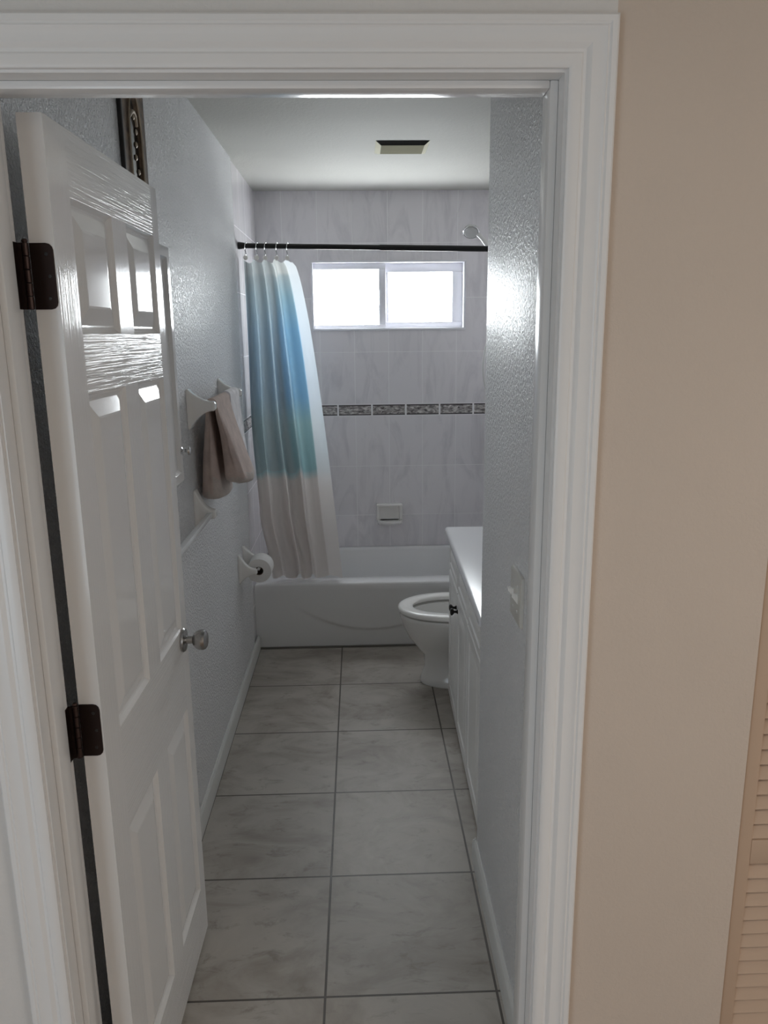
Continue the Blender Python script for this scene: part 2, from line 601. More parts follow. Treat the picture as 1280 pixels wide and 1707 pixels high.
# baseboards
BP = [(0, 0), (.013, 0), (.013, .062), (.010, .072), (.004, .080), (0, .080)]
bm = B()
loft(bm, [[(XL + d, y, z) for d, z in BP] for y in (YH1 + .001, YT - .004)], True, True, True)
structure('baseboard_left', bm, M['base'], smooth=20)
bm = B()
loft(bm, [[(.36 - d, y, z) for d, z in BP] for y in (YH1 + .02, YS + .013)], True, True, True)
loft(bm, [[(x, YS + d, z) for d, z in BP] for x in (.348, .37)], True, True, True)
structure('baseboard_right', bm, M['base'], smooth=20)

# pale cover strip on the corner where paint meets tile
bm = B(); tube(bm, [(XL - .006, 3.935, .37), (XL - .006, 3.935, ZC)], .007, 8); structure('trim_4', bm, M['trim'])
# grimy joint along the foot of the tub
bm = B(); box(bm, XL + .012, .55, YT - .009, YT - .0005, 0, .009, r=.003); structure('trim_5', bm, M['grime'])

# window: white sliding sash frame, recessed in the tile
w = thing('window_1', 'white framed sliding window high in the grey tiled wall over the bathtub', 'window', (.19, YB, WZ0), kind='structure')
bm = B()
T = .013
for a in ((WX0, WX1, WZ1 - T, WZ1), (WX0, WX1, WZ0, WZ0 + T), (WX0, WX0 + T, WZ0 + T, WZ1 - T), (WX1 - T, WX1, WZ0 + T, WZ1 - T)):
    box(bm, a[0], a[1], YB - .006, YB + .10, a[2], a[3], r=.002)
obj('window_frame', bm, M['vinyl'], w)


def sash(x0, x1, z0, z1, y, L, Rr, T_, Bt):
    bm = B()
    for a in ((x0, x1, z1 - T_, z1), (x0, x1, z0, z0 + Bt), (x0, x0 + L, z0 + Bt, z1 - T_), (x1 - Rr, x1, z0 + Bt, z1 - T_)):
        box(bm, a[0], a[1], y, y + .03, a[2], a[3], r=.003)
    s = obj('window_sash', bm, M['vinyl'], w)
    bm = B(); box(bm, x0 + L - .003, x1 - Rr + .003, y + .012, y + .016, z0 + Bt - .003, z1 - T_ + .003)
    obj('pane', bm, M['pane'], s)


sash(WX0 + T, .173, WZ0 + T, WZ1 - T, YB + .025, .006, .042, .036, .022)
sash(.145, WX1 - T, WZ0 + T, WZ1 - T, YB + .058, .046, .062, .052, .036)
bm = B(); box(bm, .133, .142, YB + .019, YB + .0255, 1.86, 1.95, r=.002); obj('sash_latch', bm, M['vinyl'], w)

# ------------------------------------------------------------------ the open six-panel door
DW, DT, DZ0, DZ1 = .655, .040, .012, 2.034
door = thing('door_1', 'white six panel door standing open into the bathroom on dark bronze hinges', 'door', (-.5175, 1.3150, 0), R_(-.75), kind='structure')
UB = [0, .088, .303, .393, .603, DW]
ZB = [DZ0, .175, .735, .955, 1.60, 1.703, 1.925, DZ1]
bm = B()
PANEL = [(0, 0), (.004, .0045), (.008, .0078), (.012, .0096), (.015, .0098), (.017, .0094), (.045, .0011), (.049, .0006)]


def door_face(bm, x, sgn):
    for i in range(5):
        for j in range(7):
            u0, u1, z0, z1 = UB[i], UB[i + 1], ZB[j], ZB[j + 1]
            if i in (1, 3) and j in (1, 3, 5):
                rings = []
                for ins, dep in PANEL:
                    X = x - sgn * dep
                    rings.append([(X, u0 + ins, z0 + ins), (X, u1 - ins, z0 + ins), (X, u1 - ins, z1 - ins), (X, u0 + ins, z1 - ins)])
                loft(bm, rings, True, False, True, mi=2)
            else:
                mi = 0 if i in (0, 4) or (i == 2 and j in (1, 3, 5)) else 1
                f = bm.faces.new([bm.verts.new(p) for p in ((x, u0, z0), (x, u1, z0), (x, u1, z1), (x, u0, z1))])
                f.material_index = mi


door_face(bm, DT, 1)
door_face(bm, 0, -1)
for q in (((0, 0, DZ0), (DT, 0, DZ0), (DT, 0, DZ1), (0, 0, DZ1)), ((0, DW, DZ0), (DT, DW, DZ0), (DT, DW, DZ1), (0, DW, DZ1)),
          ((0, 0, DZ0), (DT, 0, DZ0), (DT, DW, DZ0), (0, DW, DZ0)), ((0, 0, DZ1), (DT, 0, DZ1), (DT, DW, DZ1), (0, DW, DZ1))):
    bm.faces.new([bm.verts.new(p) for p in q]).material_index = 2
bmesh.ops.remove_doubles(bm, verts=bm.verts[:], dist=1e-5)
obj('door_panel', bm, [M['door_v'], M['door_h'], M['door_s']], door, local=True, smooth=6)
for k, zc in enumerate((1.793, .998, .205)):
    # leaf on the door edge with rounded outer corners
    out = [(.0005, zc - .051), (.026, zc - .051)] + [(.026 + .011 * math.sin(a), zc - .040 - .011 * math.cos(a)) for a in (R_(30), R_(60), R_(90))] \
        + [(.037, zc + .040)] + [(.026 + .011 * math.cos(a), zc + .040 + .011 * math.sin(a)) for a in (R_(30), R_(60), R_(90))] + [(.0005, zc + .051)]
    bm = B()
    loft(bm, [[(x, -.0022, z) for x, z in out], [(x, .0005, z) for x, z in out]], True, True, True)
    hg = obj('hinge', bm, M['bronze'], door, local=True, smooth=20)
    if k == 0: hg['label'] = 'upper dark bronze hinge'
    elif k == 1: hg['label'] = 'lower dark bronze hinge'
    bm = B()
    for a, b2 in ((-.051, -.031), (-.0305, -.0105), (-.010, .010), (.0105, .0305), (.031, .051)):
        lathe(bm, [(0, .0045), (.0008, .0056), (b2 - a - .0008, .0056), (b2 - a, .0045)], (-.0042, -.0065, zc + a), (0, 0, 1), 14)
    lathe(bm, [(0, .004), (.003, .005), (.006, .003)], (-.0042, -.0065, zc + .051), (0, 0, 1), 12)
    obj('hinge_knuckle', bm, M['bronze_l'], hg, local=True)
    # leaf let into the jamb
    bm = B()
    loft(bm, [[(-.0165, -.045, zc - .051), (-.0165, -.045, zc + .051), (-.0145, -.045, zc + .051), (-.0145, -.045, zc - .051)],
              [(-.0165, -.008, zc - .051), (-.0165, -.008, zc + .051), (-.0145, -.010, zc + .051), (-.0145, -.010, zc - .051)],
              [(-.0060, -.0058, zc - .051), (-.0060, -.0058, zc + .051), (-.0060, -.0085, zc + .051), (-.0060, -.0085, zc - .051)]], True, True, True)
    obj('hinge_plate', bm, M['bronze'], hg, local=True, smooth=20)
    for sx, sz in ((.026, -.034), (.029, 0), (.026, .034)):
        bm = B(); lathe(bm, [(0, .0032), (.0008, .0026), (.0009, .0004)], (sx, -.0022, zc + sz), (0, -1, 0), 10)
        obj('screw', bm, M['gilt_edge'], hg, local=True)
# knobs
KU, KZ = .602, .926
for sgn, x in ((1, DT), (-1, 0)):
    bm = B()
    lathe(bm, [(0, .031), (.004, .0315), (.008, .029), (.010, .020), (.012, .0125)], (x, KU, KZ), (sgn, 0, 0), 32)
    lathe(bm, [(.010, .0105), (.030, .0095)], (x, KU, KZ), (sgn, 0, 0), 24)
    ro = obj('door_knob', bm, M['nickel'], door, local=True)
    bm = B()
    lathe(bm, [(.027, .011), (.030, .0165), (.036, .0225), (.044, .0262), (.053, .0268), (.060, .0245), (.064, .019), (.0655, .010), (.0655, .001)], (x, KU, KZ), (sgn, 0, 0), 32)
    obj('knob_grip', bm, M['nickel'], ro, local=True)
bm = B(); box(bm, .008, .032, DW - .0005, DW + .0015, KZ - .03, KZ + .03, r=.0007, seg=1); obj('latch_plate', bm, M['nickel'], door, local=True)

# ------------------------------------------------------------------ louvred closet door beside the tan hall wall
cd = thing('door_2', 'cream louvered closet door at the right edge beyond the tan wall', 'door', ((XC0 + XC1) / 2, 1.2, 0), kind='structure')
yf, yb2 = 1.197, 1.227
for (x0, x1) in ((XC0 + .003, XC0 + .4495), (XC0 + .4525, XC1 - .003)):
    bm = B()
    SW = .026
    box(bm, x0, x0 + SW, yf, yb2, .01, 2.04, r=.0025)
    box(bm, x1 - SW, x1, yf, yb2, .01, 2.04, r=.0025)
    for z0, z1 in ((.01, .115), (.763, .812), (1.965, 2.04)):
        box(bm, x0 + SW, x1 - SW, yf + .001, yb2 - .001, z0, z1, r=.002)
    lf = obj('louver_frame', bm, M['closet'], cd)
    zz = []
    z = .130
    while z < .750: zz.append(z); z += .0293
    z = .827
    while z < 1.955: zz.append(z); z += .0293
    bm = B()
    for z in zz:
        # tilted slat: lower edge to the hall
        t2 = .0032
        sec = [(yf + .003, z - .013), (yf + .006, z - .015), (yb2 - .003, z + .011), (yb2 - .006, z + .014)]
        loft(bm, [[(xx, y, zq) for y, zq in sec] for xx in (x0 + SW - .004, x1 - SW + .004)], True, True, True)
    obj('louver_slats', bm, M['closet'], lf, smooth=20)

# ------------------------------------------------------------------ bathtub
tub = thing('bathtub', 'white alcove bathtub along the grey tiled back wall', 'bathtub', (.18, 4.44, 0))
bm = B()
TX0, TX1, TZ = XL - .007, XR - .001, .37
cx, cy = (TX0 + TX1) / 2, (YT + YB) / 2
hx, hy = (TX1 - TX0) / 2, (YB - YT) / 2 - .0005


def rr3(z, cx, cy, hx, hy, r): return [(x, y, z) for x, y in rrect(cx, cy, hx, hy, r, 8)]


ibx, iby = (TX0 + .09 + TX1 - .09) / 2, (YT + .115 + YB - .06) / 2
ihx, ihy = (TX1 - TX0 - .18) / 2, (YB - .06 - YT - .115) / 2
loft(bm, [rr3(TZ - .045, cx, cy, hx, hy, .004), rr3(TZ - .012, cx, cy, hx, hy, .004), rr3(TZ - .003, cx, cy, hx - .004, hy - .003, .008), rr3(TZ, cx, cy, hx - .012, hy - .010, .01),
          rr3(TZ, ibx, iby, ihx + .014, ihy + .012, .10), rr3(TZ - .004, ibx, iby, ihx + .003, ihy + .003, .10), rr3(TZ - .016, ibx, iby, ihx, ihy, .11),
          rr3(.20, ibx, iby, ihx - .035, ihy - .025, .13), rr3(.09, ibx, iby, ihx - .06, ihy - .045, .14), rr3(.055, ibx, iby, ihx - .10, ihy - .09, .13),
          rr3(.045, ibx, iby, ihx - .20, ihy - .16, .10)], True, False, True)
obj('tub_basin', bm, M['tub'], tub, smooth=60)
# apron with its embossed sweeping line
bm = B()
NX, NZ = 150, 50
grid = []
for i in range(NX + 1):
    col = []
    x = TX0 + (TX1 - TX0) * i / NX
    for j in range(NZ + 1):
        z = .0 + (TZ - .03) * j / NZ
        arc = .098 + .78 * (x - .055) ** 2
        arc = min(arc, .235)
        d = .007 * (1 - sstep(arc - .007, arc + .007, z)) * sstep(-.40, -.19, x) * (1 - sstep(.28, .48, x))
        col.append(bm.verts.new((x, YT + .002 + d, z)))
    grid.append(col)
for i in range(NX):
    for j in range(NZ):
        bm.faces.new((grid[i][j], grid[i + 1][j], grid[i + 1][j + 1], grid[i][j + 1]))
box(bm, TX0, TX1, YT + .010, YT + .03, 0, TZ - .03)
obj('tub_apron', bm, M['tub'], tub, smooth=70)
bm = B(); lathe(bm, [(0, .026), (.003, .026), (.004, .02)], (TX1 - .40, iby, .0455), (0, 0, 1), 20); obj('drain', bm, M['chrome'], tub)

# ------------------------------------------------------------------ shower rod, rings and curtain
RZ0, RZ1, RYY = 2.130, 2.106, 4.10
rod = thing('shower_curtain_rod', 'slim black tension rod spanning the tub alcove above the window', 'curtain rod', (XL + .005, RYY, RZ0))


def rodz(x): return RZ0 + (RZ1 - RZ0) * (x + .587) / 1.247


bm = B(); tube(bm, [(-.586, RYY, rodz(-.586)), (.12, RYY, rodz(.12))], .0125, 20); obj('outer_tube', bm, M['black_metal'], rod)
bm = B(); tube(bm, [(.118, RYY, rodz(.118)), (XR - .002, RYY, rodz(XR))], .0142, 20); obj('inner_tube', bm, M['black_metal'], rod)
for x, sx in ((-.588, 1), (XR, -1)):
    bm = B(); lathe(bm, [(0, .017), (.006, .018), (.02, .016), (.035, .0135)], (x, RYY, rodz(x)), (sx, 0, 0), 24); obj('end_cap', bm, M['black_metal'], rod)

ZTOP, ZBOT = 2.056, .392
rngs = [-.552, -.497, -.455, -.398, -.345]
names = ['leftmost white curtain hook on the black rod', 'second white curtain hook from the wall on the black rod', 'middle one of the five white curtain hooks on the black rod',
         'fourth white curtain hook from the wall on the black rod', 'curtain hook on the black rod nearest the window']
for k, x in enumerate(rngs):
    zr = rodz(x)
    r = thing('curtain_hook', names[k], 'curtain hook', (x, RYY, zr), group='white hooks holding the shower curtain')
    bm = B()
    pts = [(x + .004 * math.cos(a), RYY + .019 * math.sin(a), zr - .002 + .019 * math.cos(a)) for a in [R_(-150 + 300 * i / 22) for i in range(23)]]
    pts = [(x, RYY + .004, zr - .052)] + [(x, RYY - .006, zr - .040)] + pts + [(x + .002, RYY + .006, zr - .04)]
    tube(bm, pts, .0022, 8)
    obj('wire_loop', bm, M['chrome'], r)
    bm = B(); lathe(bm, [(0, .004), (.003, .011), (.008, .012), (.011, .008)], (x, RYY - .014, zr - .060), (.2, -1, .2), 16)
    obj('hook_button', bm, M['ceramic'], r)

# plan of the gathered cloth: (share of the width, offset along the room), loose folds then one broad panel and the hem
PLAN = [(0, .010), (.03, -.022), (.09, -.026), (.125, .012), (.15, .030), (.185, .010), (.21, -.024), (.28, -.034), (.335, -.012), (.352, .030), (.385, .034), (.41, -.004),
        (.445, -.028), (.51, -.022), (.548, .008), (.556, .040), (.59, .036), (.61, -.004), (.64, -.030), (.70, -.030), (.755, -.008), (.80, .014), (.825, .014), (.91, -.006), (1.0, -.030)]
PLAN = smoothpath([(a, b, 0) for a, b in PLAN], 8)
bm = B()
NU, NV = len(PLAN) - 1, 64
gridc = []
for j in range(NV + 1):
    fz = j / NV                               # 0 top, 1 hem
    z = ZTOP + (ZBOT - ZTOP) * fz
    xr = -.321 + .216 * (fz ** .62)
    xl = -.568 + .002 * math.sin(9 * fz) + .020 * sstep(.45, .8, fz) + .052 * sstep(.78, 1, fz)
    row = []
    for i, p in enumerate(PLAN):
        s = p.x
        amp = .75 + .75 * sstep(0, .4, fz)
        # folds drift and change as they fall
        sx = s + .014 * math.sin(5.2 * fz + 7 * s) * sstep(0, .3, fz) * math.sin(PI * s)
        yy = p.y * amp * (1 + .35 * math.sin(3.1 * fz + 11 * s)) + .007 * math.sin(6 * fz + 9 * s) * fz
        if s > .60: yy *= 1 - .15 * fz
        x = xl + (xr - xl) * sx
        zz = z + (.007 * math.cos(2 * PI * 4.6 * s) if j == 0 else 0)
        y = 4.122 + yy * (1 - .25 * sstep(.8, 1, fz))
        row.append(bm.verts.new((x, y, zz)))
    gridc.append(row)
uvl = bm.loops.layers.uv.new('UVMap')
for j in range(NV):
    for i in range(NU):
        fc_ = bm.faces.new((gridc[j][i], gridc[j][i + 1], gridc[j + 1][i + 1], gridc[j + 1][i]))
        for lp, (a, b) in zip(fc_.loops, ((i, j), (i + 1, j), (i + 1, j + 1), (i, j + 1))):
            lp[uvl].uv = (PLAN[a].x, 1 - b / NV)
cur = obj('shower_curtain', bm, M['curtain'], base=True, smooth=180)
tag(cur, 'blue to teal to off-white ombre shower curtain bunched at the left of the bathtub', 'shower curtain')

# ------------------------------------------------------------------ hand shower
hs = thing('wall_mounted_hand_shower', 'white and chrome hand shower on the alcove wall right of the window', 'shower head', (XR, 4.44, 1.98))
bm = B()
lathe(bm, [(0, .032), (.004, .031), (.008, .014)], (XR, 4.44, 1.995), (-1, 0, 0), 24)
tube(bm, smoothpath([(XR - .004, 4.44, 1.995), (.90, 4.44, 2.005), (.865, 4.44, 2.0), (.85, 4.44, 1.985)], 6), .0105, 14)
obj('shower_arm', bm, M['chrome'], hs)
bm = B(); lathe(bm, [(0, .019), (.03, .021), (.05, .017)], (.865, 4.44, 1.985), (-.55, 0, .6), 20); obj('holder', bm, M['chrome'], hs)
bm = B()
hp = smoothpath([(.862, 4.44, 1.985), (.80, 4.44, 2.06), (.735, 4.44, 2.135), (.69, 4.44, 2.19), (.655, 4.44, 2.222)], 6)
tube(bm, hp, [.011 + .004 * math.sin(PI * i / (len(hp) - 1)) * (1 if i < len(hp) * .7 else .6) for i in range(len(hp))], 16)
obj('handle', bm, M['plastic'], hs)
bm = B()
ax = Vector((-.10, -.66, -.74)).normalized()
lathe(bm, [(-.026, .010), (-.022, .024), (-.010, .038), (.002, .044), (.010, .044), (.014, .041), (.0145, .02), (.0145, .001)], Vector((.625, 4.44, 2.232)), ax, 32)
hd = obj('spray_head', bm, M['chrome'], hs)
bm = B(); lathe(bm, [(.0140, .036), (.0165, .034), (.0167, .001)], Vector((.625, 4.44, 2.232)), ax, 32); obj('spray_face', bm, M['spray'], hd)
bm = B()
tube(bm, smoothpath([(.866, 4.44, 1.975), (.83, 4.43, 1.86), (.755, 4.42, 1.73), (.712, 4.42, 1.60), (.702, 4.42, 1.47), (.735, 4.42, 1.36), (.80, 4.42, 1.33), (.86, 4.43, 1.42), (.89, 4.44, 1.7), (.90, 4.44, 1.985)], 8), .0075, 10)
obj('hose', bm, M['plastic'], hs)

# ------------------------------------------------------------------ soap dish
sd = thing('soap_dish', 'white ceramic soap dish set in the tile above the bathtub rim', 'soap dish', (.182, YB, .508))
bm = B()


def zr3(y, cx, cz, hx, hz, r): return [(x, y, z) for x, z in rrect(cx, cz, hx, hz, r, 5)]


c_x, c_z = .182, .580
loft(bm, [zr3(YB + .001, c_x, c_z, .083, .069, .012), zr3(YB - .012, c_x, c_z, .083, .069, .012), zr3(YB - .020, c_x, c_z, .078, .064, .012),
          zr3(YB - .020, c_x, c_z + .002, .066, .050, .010), zr3(YB - .004, c_x, c_z + .002, .060, .045, .010)], True, True, True)
obj('back_plate', bm, M['ceramic'], sd, smooth=50)
bm = B()
# projecting tray: bowed front lip
tr = []
for z, o_, s_ in ((.508, .0, .80), (.515, .058, .93), (.534, .085, 1.0), (.544, .084, .99), (.544, .074, .93), (.532, .066, .9)):
    tr.append([(c_x + .080 * s_ * math.cos(a), YB - .004 - o_ * abs(math.sin(a)) ** .6, z) for a in [PI * i / 20 for i in range(21)]])
loft(bm, tr, True, True, True)
obj('tray', bm, M['ceramic'], sd, smooth=50)
bm = B(); box(bm, c_x - .083, c_x + .083, YB - .052, YB - .002, .634, .650, r=.006, seg=3); obj('top_lip', bm, M['ceramic'], sd)

# ------------------------------------------------------------------ toilet (faces the left wall)
TY = 3.602
toi = thing('toilet', 'white elongated toilet with its seat down between vanity and bathtub', 'toilet', (.55, TY, 0))


def egg(xf, xb, hw, z, n=40, sq=1.0):
    """egg outline: pointed-round front at xf (towards -X), blunt back at xb."""
    xm = xf + (xb - xf) * .56
    pts = []
    for k in range(n):
        a = 2 * PI * k / n
        c, s = math.cos(a), math.sin(a)
        X = xm + (xb - xm) * (abs(c) ** .75) if c >= 0 else xm - (xm - xf) * abs(c)
        pts.append((X, TY + hw * (1 if s >= 0 else -1) * abs(s) ** (.92 * sq), z))
    return pts


bm = B()
loft(bm, [egg(.285, .74, .112, 0), egg(.280, .74, .114, .012), egg(.288, .735, .102, .035), egg(.305, .73, .092, .09), egg(.300, .72, .097, .15), egg(.262, .70, .122, .195),
          egg(.225, .68, .150, .245), egg(.197, .67, .172, .30), egg(.184, .665, .184, .345), egg(.181, .665, .187, .362), egg(.184, .665, .185, .370), egg(.20, .65, .17, .372),
          egg(.245, .60, .122, .370), egg(.248, .595, .120, .360), egg(.262, .58, .112, .30), egg(.29, .555, .096, .22), egg(.34, .51, .07, .16), egg(.37, .49, .05, .13)], True, True, True)
bowl = obj('bowl', bm, M['toilet'], toi, smooth=60)
bm = B(); loft(bm, [egg(.300, .545, .090, .196), egg(.299, .546, .091, .1965)], True, True, True); obj('water', bm, M['water'], bowl)
bm = B()
loft(bm, [egg(.176, .66, .190, .381), egg(.173, .66, .192, .387), egg(.176, .66, .190, .396), egg(.186, .65, .181, .402), egg(.215, .63, .155, .404), egg(.240, .60, .126, .401),
          egg(.246, .595, .121, .394), egg(.240, .60, .126, .381), egg(.176, .66, .190, .381)], True, False, False)
obj('seat', bm, M['seat'], toi, smooth=60)
bm = B()
box(bm, .70, .945, TY - .22, TY + .22, .375, .735, r=.025, seg=3)
obj('tank', bm, M['toilet'], toi)
bm = B(); box(bm, .69, .948, TY - .23, TY + .23, .736, .772, r=.012, seg=3); obj('tank_lid', bm, M['toilet'], toi)
bm = B()
lv = [[(.684 - .014 * math.sin(0), p[1], .405 + (p[0] - .18) * .0 + (.66 - p[0]) * .92) for p in egg(.18, .66, .186, 0)],
      [(.672, TY + (p[1] - TY) * .97, .407 + (.66 - p[0]) * .91) for p in egg(.18, .66, .186, 0)]]
loft(bm, lv, True, True, True); obj('raised_lid', bm, M['seat'], toi, smooth=40)
bm = B()
lathe(bm, [(0, .012), (.012, .012)], (.70, TY - .15, .68), (-1, 0, 0), 16)
tube(bm, [(.686, TY - .15, .68), (.682, TY - .11, .675), (.682, TY - .08, .668)], .006, 10)
obj('flush_lever', bm, M['chrome'], toi)

# ------------------------------------------------------------------ vanity cabinet and its top
VR = R_(1.05)                      # stands a touch out of square with the room
van = thing('vanity_cabinet', 'white vanity cabinet with raised panel doors behind the short wall', 'vanity cabinet', (.402, 3.375, 0), -VR)
# local: y runs from -1.10 (near) to 0 (far end), x from 0 (face) into the recess
VL, VD, VH = 1.10, .50, .812
bm = B()
box(bm, .012, VD, -VL, 0, .004, VH, r=.0015, seg=1)
obj('carcass', bm, M['vanity'], van, local=True)
bm = B(); box(bm, .004, .014, -VL + .001, -.001, .004, .055, r=.002); obj('base_strip', bm, M['vanity'], van, local=True)


def raised_front(name, y0, y1, z0, z1, parent, dep=.018):
    bm = B()
    prof = [(0, -.001), (0, dep - .003), (.003, dep), (.045, dep), (.048, dep - .004), (.056, dep - .0055), (.062, dep - .005), (.085, dep - .0005), (.089, dep)]
    if z1 - z0 < .2: prof = [(0, -.001), (0, dep - .003), (.003, dep), (.026, dep), (.029, dep - .004), (.034, dep - .0055), (.038, dep - .005), (.052, dep - .0005), (.054, dep)]
    rings = [[(.012 - d, y0 + i, z0 + i), (.012 - d, y1 - i, z0 + i), (.012 - d, y1 - i, z1 - i), (.012 - d, y0 + i, z1 - i)] for i, d in prof]
    loft(bm, rings, True, True, True)
    return obj(name, bm, M['vanity'], parent, local=True, smooth=6)


for n, (y0, y1, ky) in enumerate(((-.347, -.012, -.327), (-.690, -.355, -.376), (-1.045, -.700, -1.02))):
    d = raised_front('door', y0, y1, .062, .655, van)
    if n == 2: continue
    bm = B()
    lathe(bm, [(0, .009), (.003, .009), (.006, .0055), (.014, .0050), (.018, .011), (.023, .0150), (.028, .0145), (.031, .008), (.0315, .001)], (-.006, ky, .585), (-1, 0, 0), 24)
    obj('knob', bm, M['knob_dark'], d, local=True)
for y0, y1 in ((-.347, -.012), (-.690, -.355), (-1.045, -.700)):
    raised_front('drawer', y0, y1, .667, .797, van)
top = thing('countertop', 'glossy white vanity countertop with a rolled front edge', 'countertop', (.402, 3.375, VH), -VR)
bm = B()
sec = [(-.022, 0), (-.024, .006), (-.023, .022), (-.018, .028), (-.010, .030), (.515, .030), (.515, 0)]
loft(bm, [[(x, y, z + .001) for x, z in sec] for y in (-1.125, .020)], True, True, True)
obj('slab', bm, M['counter'], top, local=True, smooth=40)
bm = B()
ov = lambda rx, ry, z: [(.27 + rx * math.cos(2 * PI * k / 36), -.55 + ry * math.sin(2 * PI * k / 36), z) for k in range(36)]
loft(bm, [ov(.185, .235, .0312), ov(.180, .230, .038), ov(.165, .215, .040), ov(.155, .205, .036), ov(.15, .20, .0315)], True, True, True)
obj('basin_rim', bm, M['counter'], top, local=True, smooth=50)
bm = B(); box(bm, .497, .515, -1.125, .020, .032, .125, r=.004); obj('backsplash', bm, M['counter'], top, local=True)

# ------------------------------------------------------------------ towel bars
def bracket(bm, y, z0, z1, x1, zt, hw=.027, ht=.016, hwt=.020):
    """flared ceramic post: tall base on the wall, slim tip at x1."""
    rings = []
    n = 14
    zc0, hz0 = (z0 + z1) / 2, (z1 - z0) / 2
    rings.append([(XL + .0005, y + a, b) for a, b in rrect(0, zc0, hw, hz0, .010, 4)])
    rings.append([(XL + .006, y + a, b) for a, b in rrect(0, zc0, hw, hz0, .010, 4)])
    for k in range(1, n + 1):
        t = k / n
        q = (1 - t) ** 2.1
        x = XL + .008 + (x1 - XL - .010) * t
        zc = zt + (zc0 - zt) * q
        hz = ht + (hz0 - .004 - ht) * q
        h2 = hwt + (hw - .002 - hwt) * q
        rings.append([(x, y + a, b) for a, b in rrect(0, zc, h2, hz, .009, 4)])
    rings.append([(x1 + .004, y + a, b) for a, b in rrect(0, zt, hwt - .006, ht - .006, .006, 4)])
    loft(bm, rings, True, True, True)


tb = thing('towel_rail', 'upper towel rail with white flared ceramic posts holding the towels', 'towel rail', (XL, 2.97, 1.38))
for y in (2.68, 3.29):
    bm = B(); bracket(bm, y, 1.385, 1.522, -.490, 1.463); obj('post', bm, M['ceramic'], tb, smooth=50)
bm = B(); box(bm, -.518, -.500, 2.695, 3.275, 1.454, 1.472, r=.003); obj('bar', bm, M['acrylic'], tb)
tb2 = thing('towel_rail', 'lower towel rail with a clear rod running behind the open door', 'towel rail', (XL, 2.4, 1.03))
for y in (2.69, 2.10):
    bm = B(); bracket(bm, y, 1.030, 1.172, -.512, 1.085); obj('post', bm, M['ceramic'], tb2, smooth=50)
bm = B(); box(bm, -.537, -.519, 2.11, 2.675, 1.076, 1.094, r=.003); obj('bar', bm, M['acrylic'], tb2)


def folded(name, y0, y1, back, front, ztop, seed, mats, hem=.03, label='', cat='towel'):
    """cloth folded over the bar: a closed outline swept along the bar; back/front = (x_inner_bottom, x_outer_bottom, z_bottom)."""
    rnd = random.Random(seed)
    bx = -.509
    bi, bo, bz = back; fi, fo, fz = front
    bm = B()
    ns = 20
    rings = []
    p1, p2, p3 = rnd.random() * 6, rnd.random() * 6, rnd.random() * 6
    m = 12
    for s in range(ns + 1):
        t = s / ns
        y = y0 + (y1 - y0) * t
        e = min(1.0, min(t, 1 - t) / .12)
        e = math.sqrt(max(0, 1 - (1 - e) ** 2)) * .85 + .15       # round the folded ends
        w1 = .006 * math.sin(9 * t + p1); w2 = .006 * math.sin(8 * t + p2)
        ring = []

        def seg(xa, za, xb, zb, bow):
            for k in range(m):
                q = k / m
                ring.append((xa + (xb - xa) * q + bow * math.sin(PI * q), za + (zb - za) * q))
        bm_ = (bi + bo) / 2; fm_ = (fi + fo) / 2
        bI, bO = bm_ + (bi - bm_) * e, bm_ + (bo - bm_) * e
        fI, fO = fm_ + (fi - fm_) * e, fm_ + (fo - fm_) * e
        zb = bz + .012 * math.sin(5 * t + p3) + .02 * (1 - e); zf = fz + .012 * math.sin(6 * t + p1) + .02 * (1 - e)
        # outer back face up, over the bar, outer front face down, hem, inner front up, inner back down, hem
        seg(bO + w1, zb + .01, bx - .020, ztop - .022, -.004)
        for a in range(0, 181, 20):
            ring.append((bx - .020 * math.cos(R_(a)), ztop - .020 + .020 * math.sin(R_(a))))
        seg(bx + .020, ztop - .030, fO + w2, zf + .012, .003 * math.sin(6 * t))
        for a in range(0, 181, 30):
            ring.append(((fO + fI) / 2 + w2 + (fO - fI) / 2 * math.cos(R_(a)), zf + .012 - .016 * math.sin(R_(a))))
        seg(fI + w2, zf + .014, bx + .0095, ztop - .055, .004)
        ring.append((bx + .0105, ztop - .014)); ring.append((bx - .0105, ztop - .014))
        seg(bx - .0095, ztop - .055, bI + w1, zb + .014, -.003)
        for a in range(0, 181, 30):
            ring.append(((bO + bI) / 2 + w1 - (bO - bI) / 2 * math.cos(R_(a)), zb + .010 - .016 * math.sin(R_(a))))
        rings.append([(x, y + .004 * math.sin(40 * z + p2) * (1 if t in (0, 1) else 0), z) for x, z in ring])
    loft(bm, rings, True, True, True)
    for f in bm.faces:
        c = f.calc_center_median()
        lim = (bz if c.x < bx else fz) + hem
        if c.z < lim: f.material_index = 1
    o = obj(name, bm, mats, base=True, smooth=60)
    return tag(o, label, cat)


folded('hanging_hand_towel', 2.722, 3.00, (-.492, -.570, 1.125), (-.476, -.402, 1.178), 1.486, 3, [M['taupe'], M['taupe_hem']], .026,
       'taupe terry towel folded over the near half of the upper towel rail')
folded('hanging_washcloth', 3.015, 3.235, (-.530, -.560, 1.17), (-.492, -.452, 1.14), 1.490, 5, [M['white_terry'], M['white_terry']], .02,
       'white towel hanging behind the taupe one on the upper towel rail')

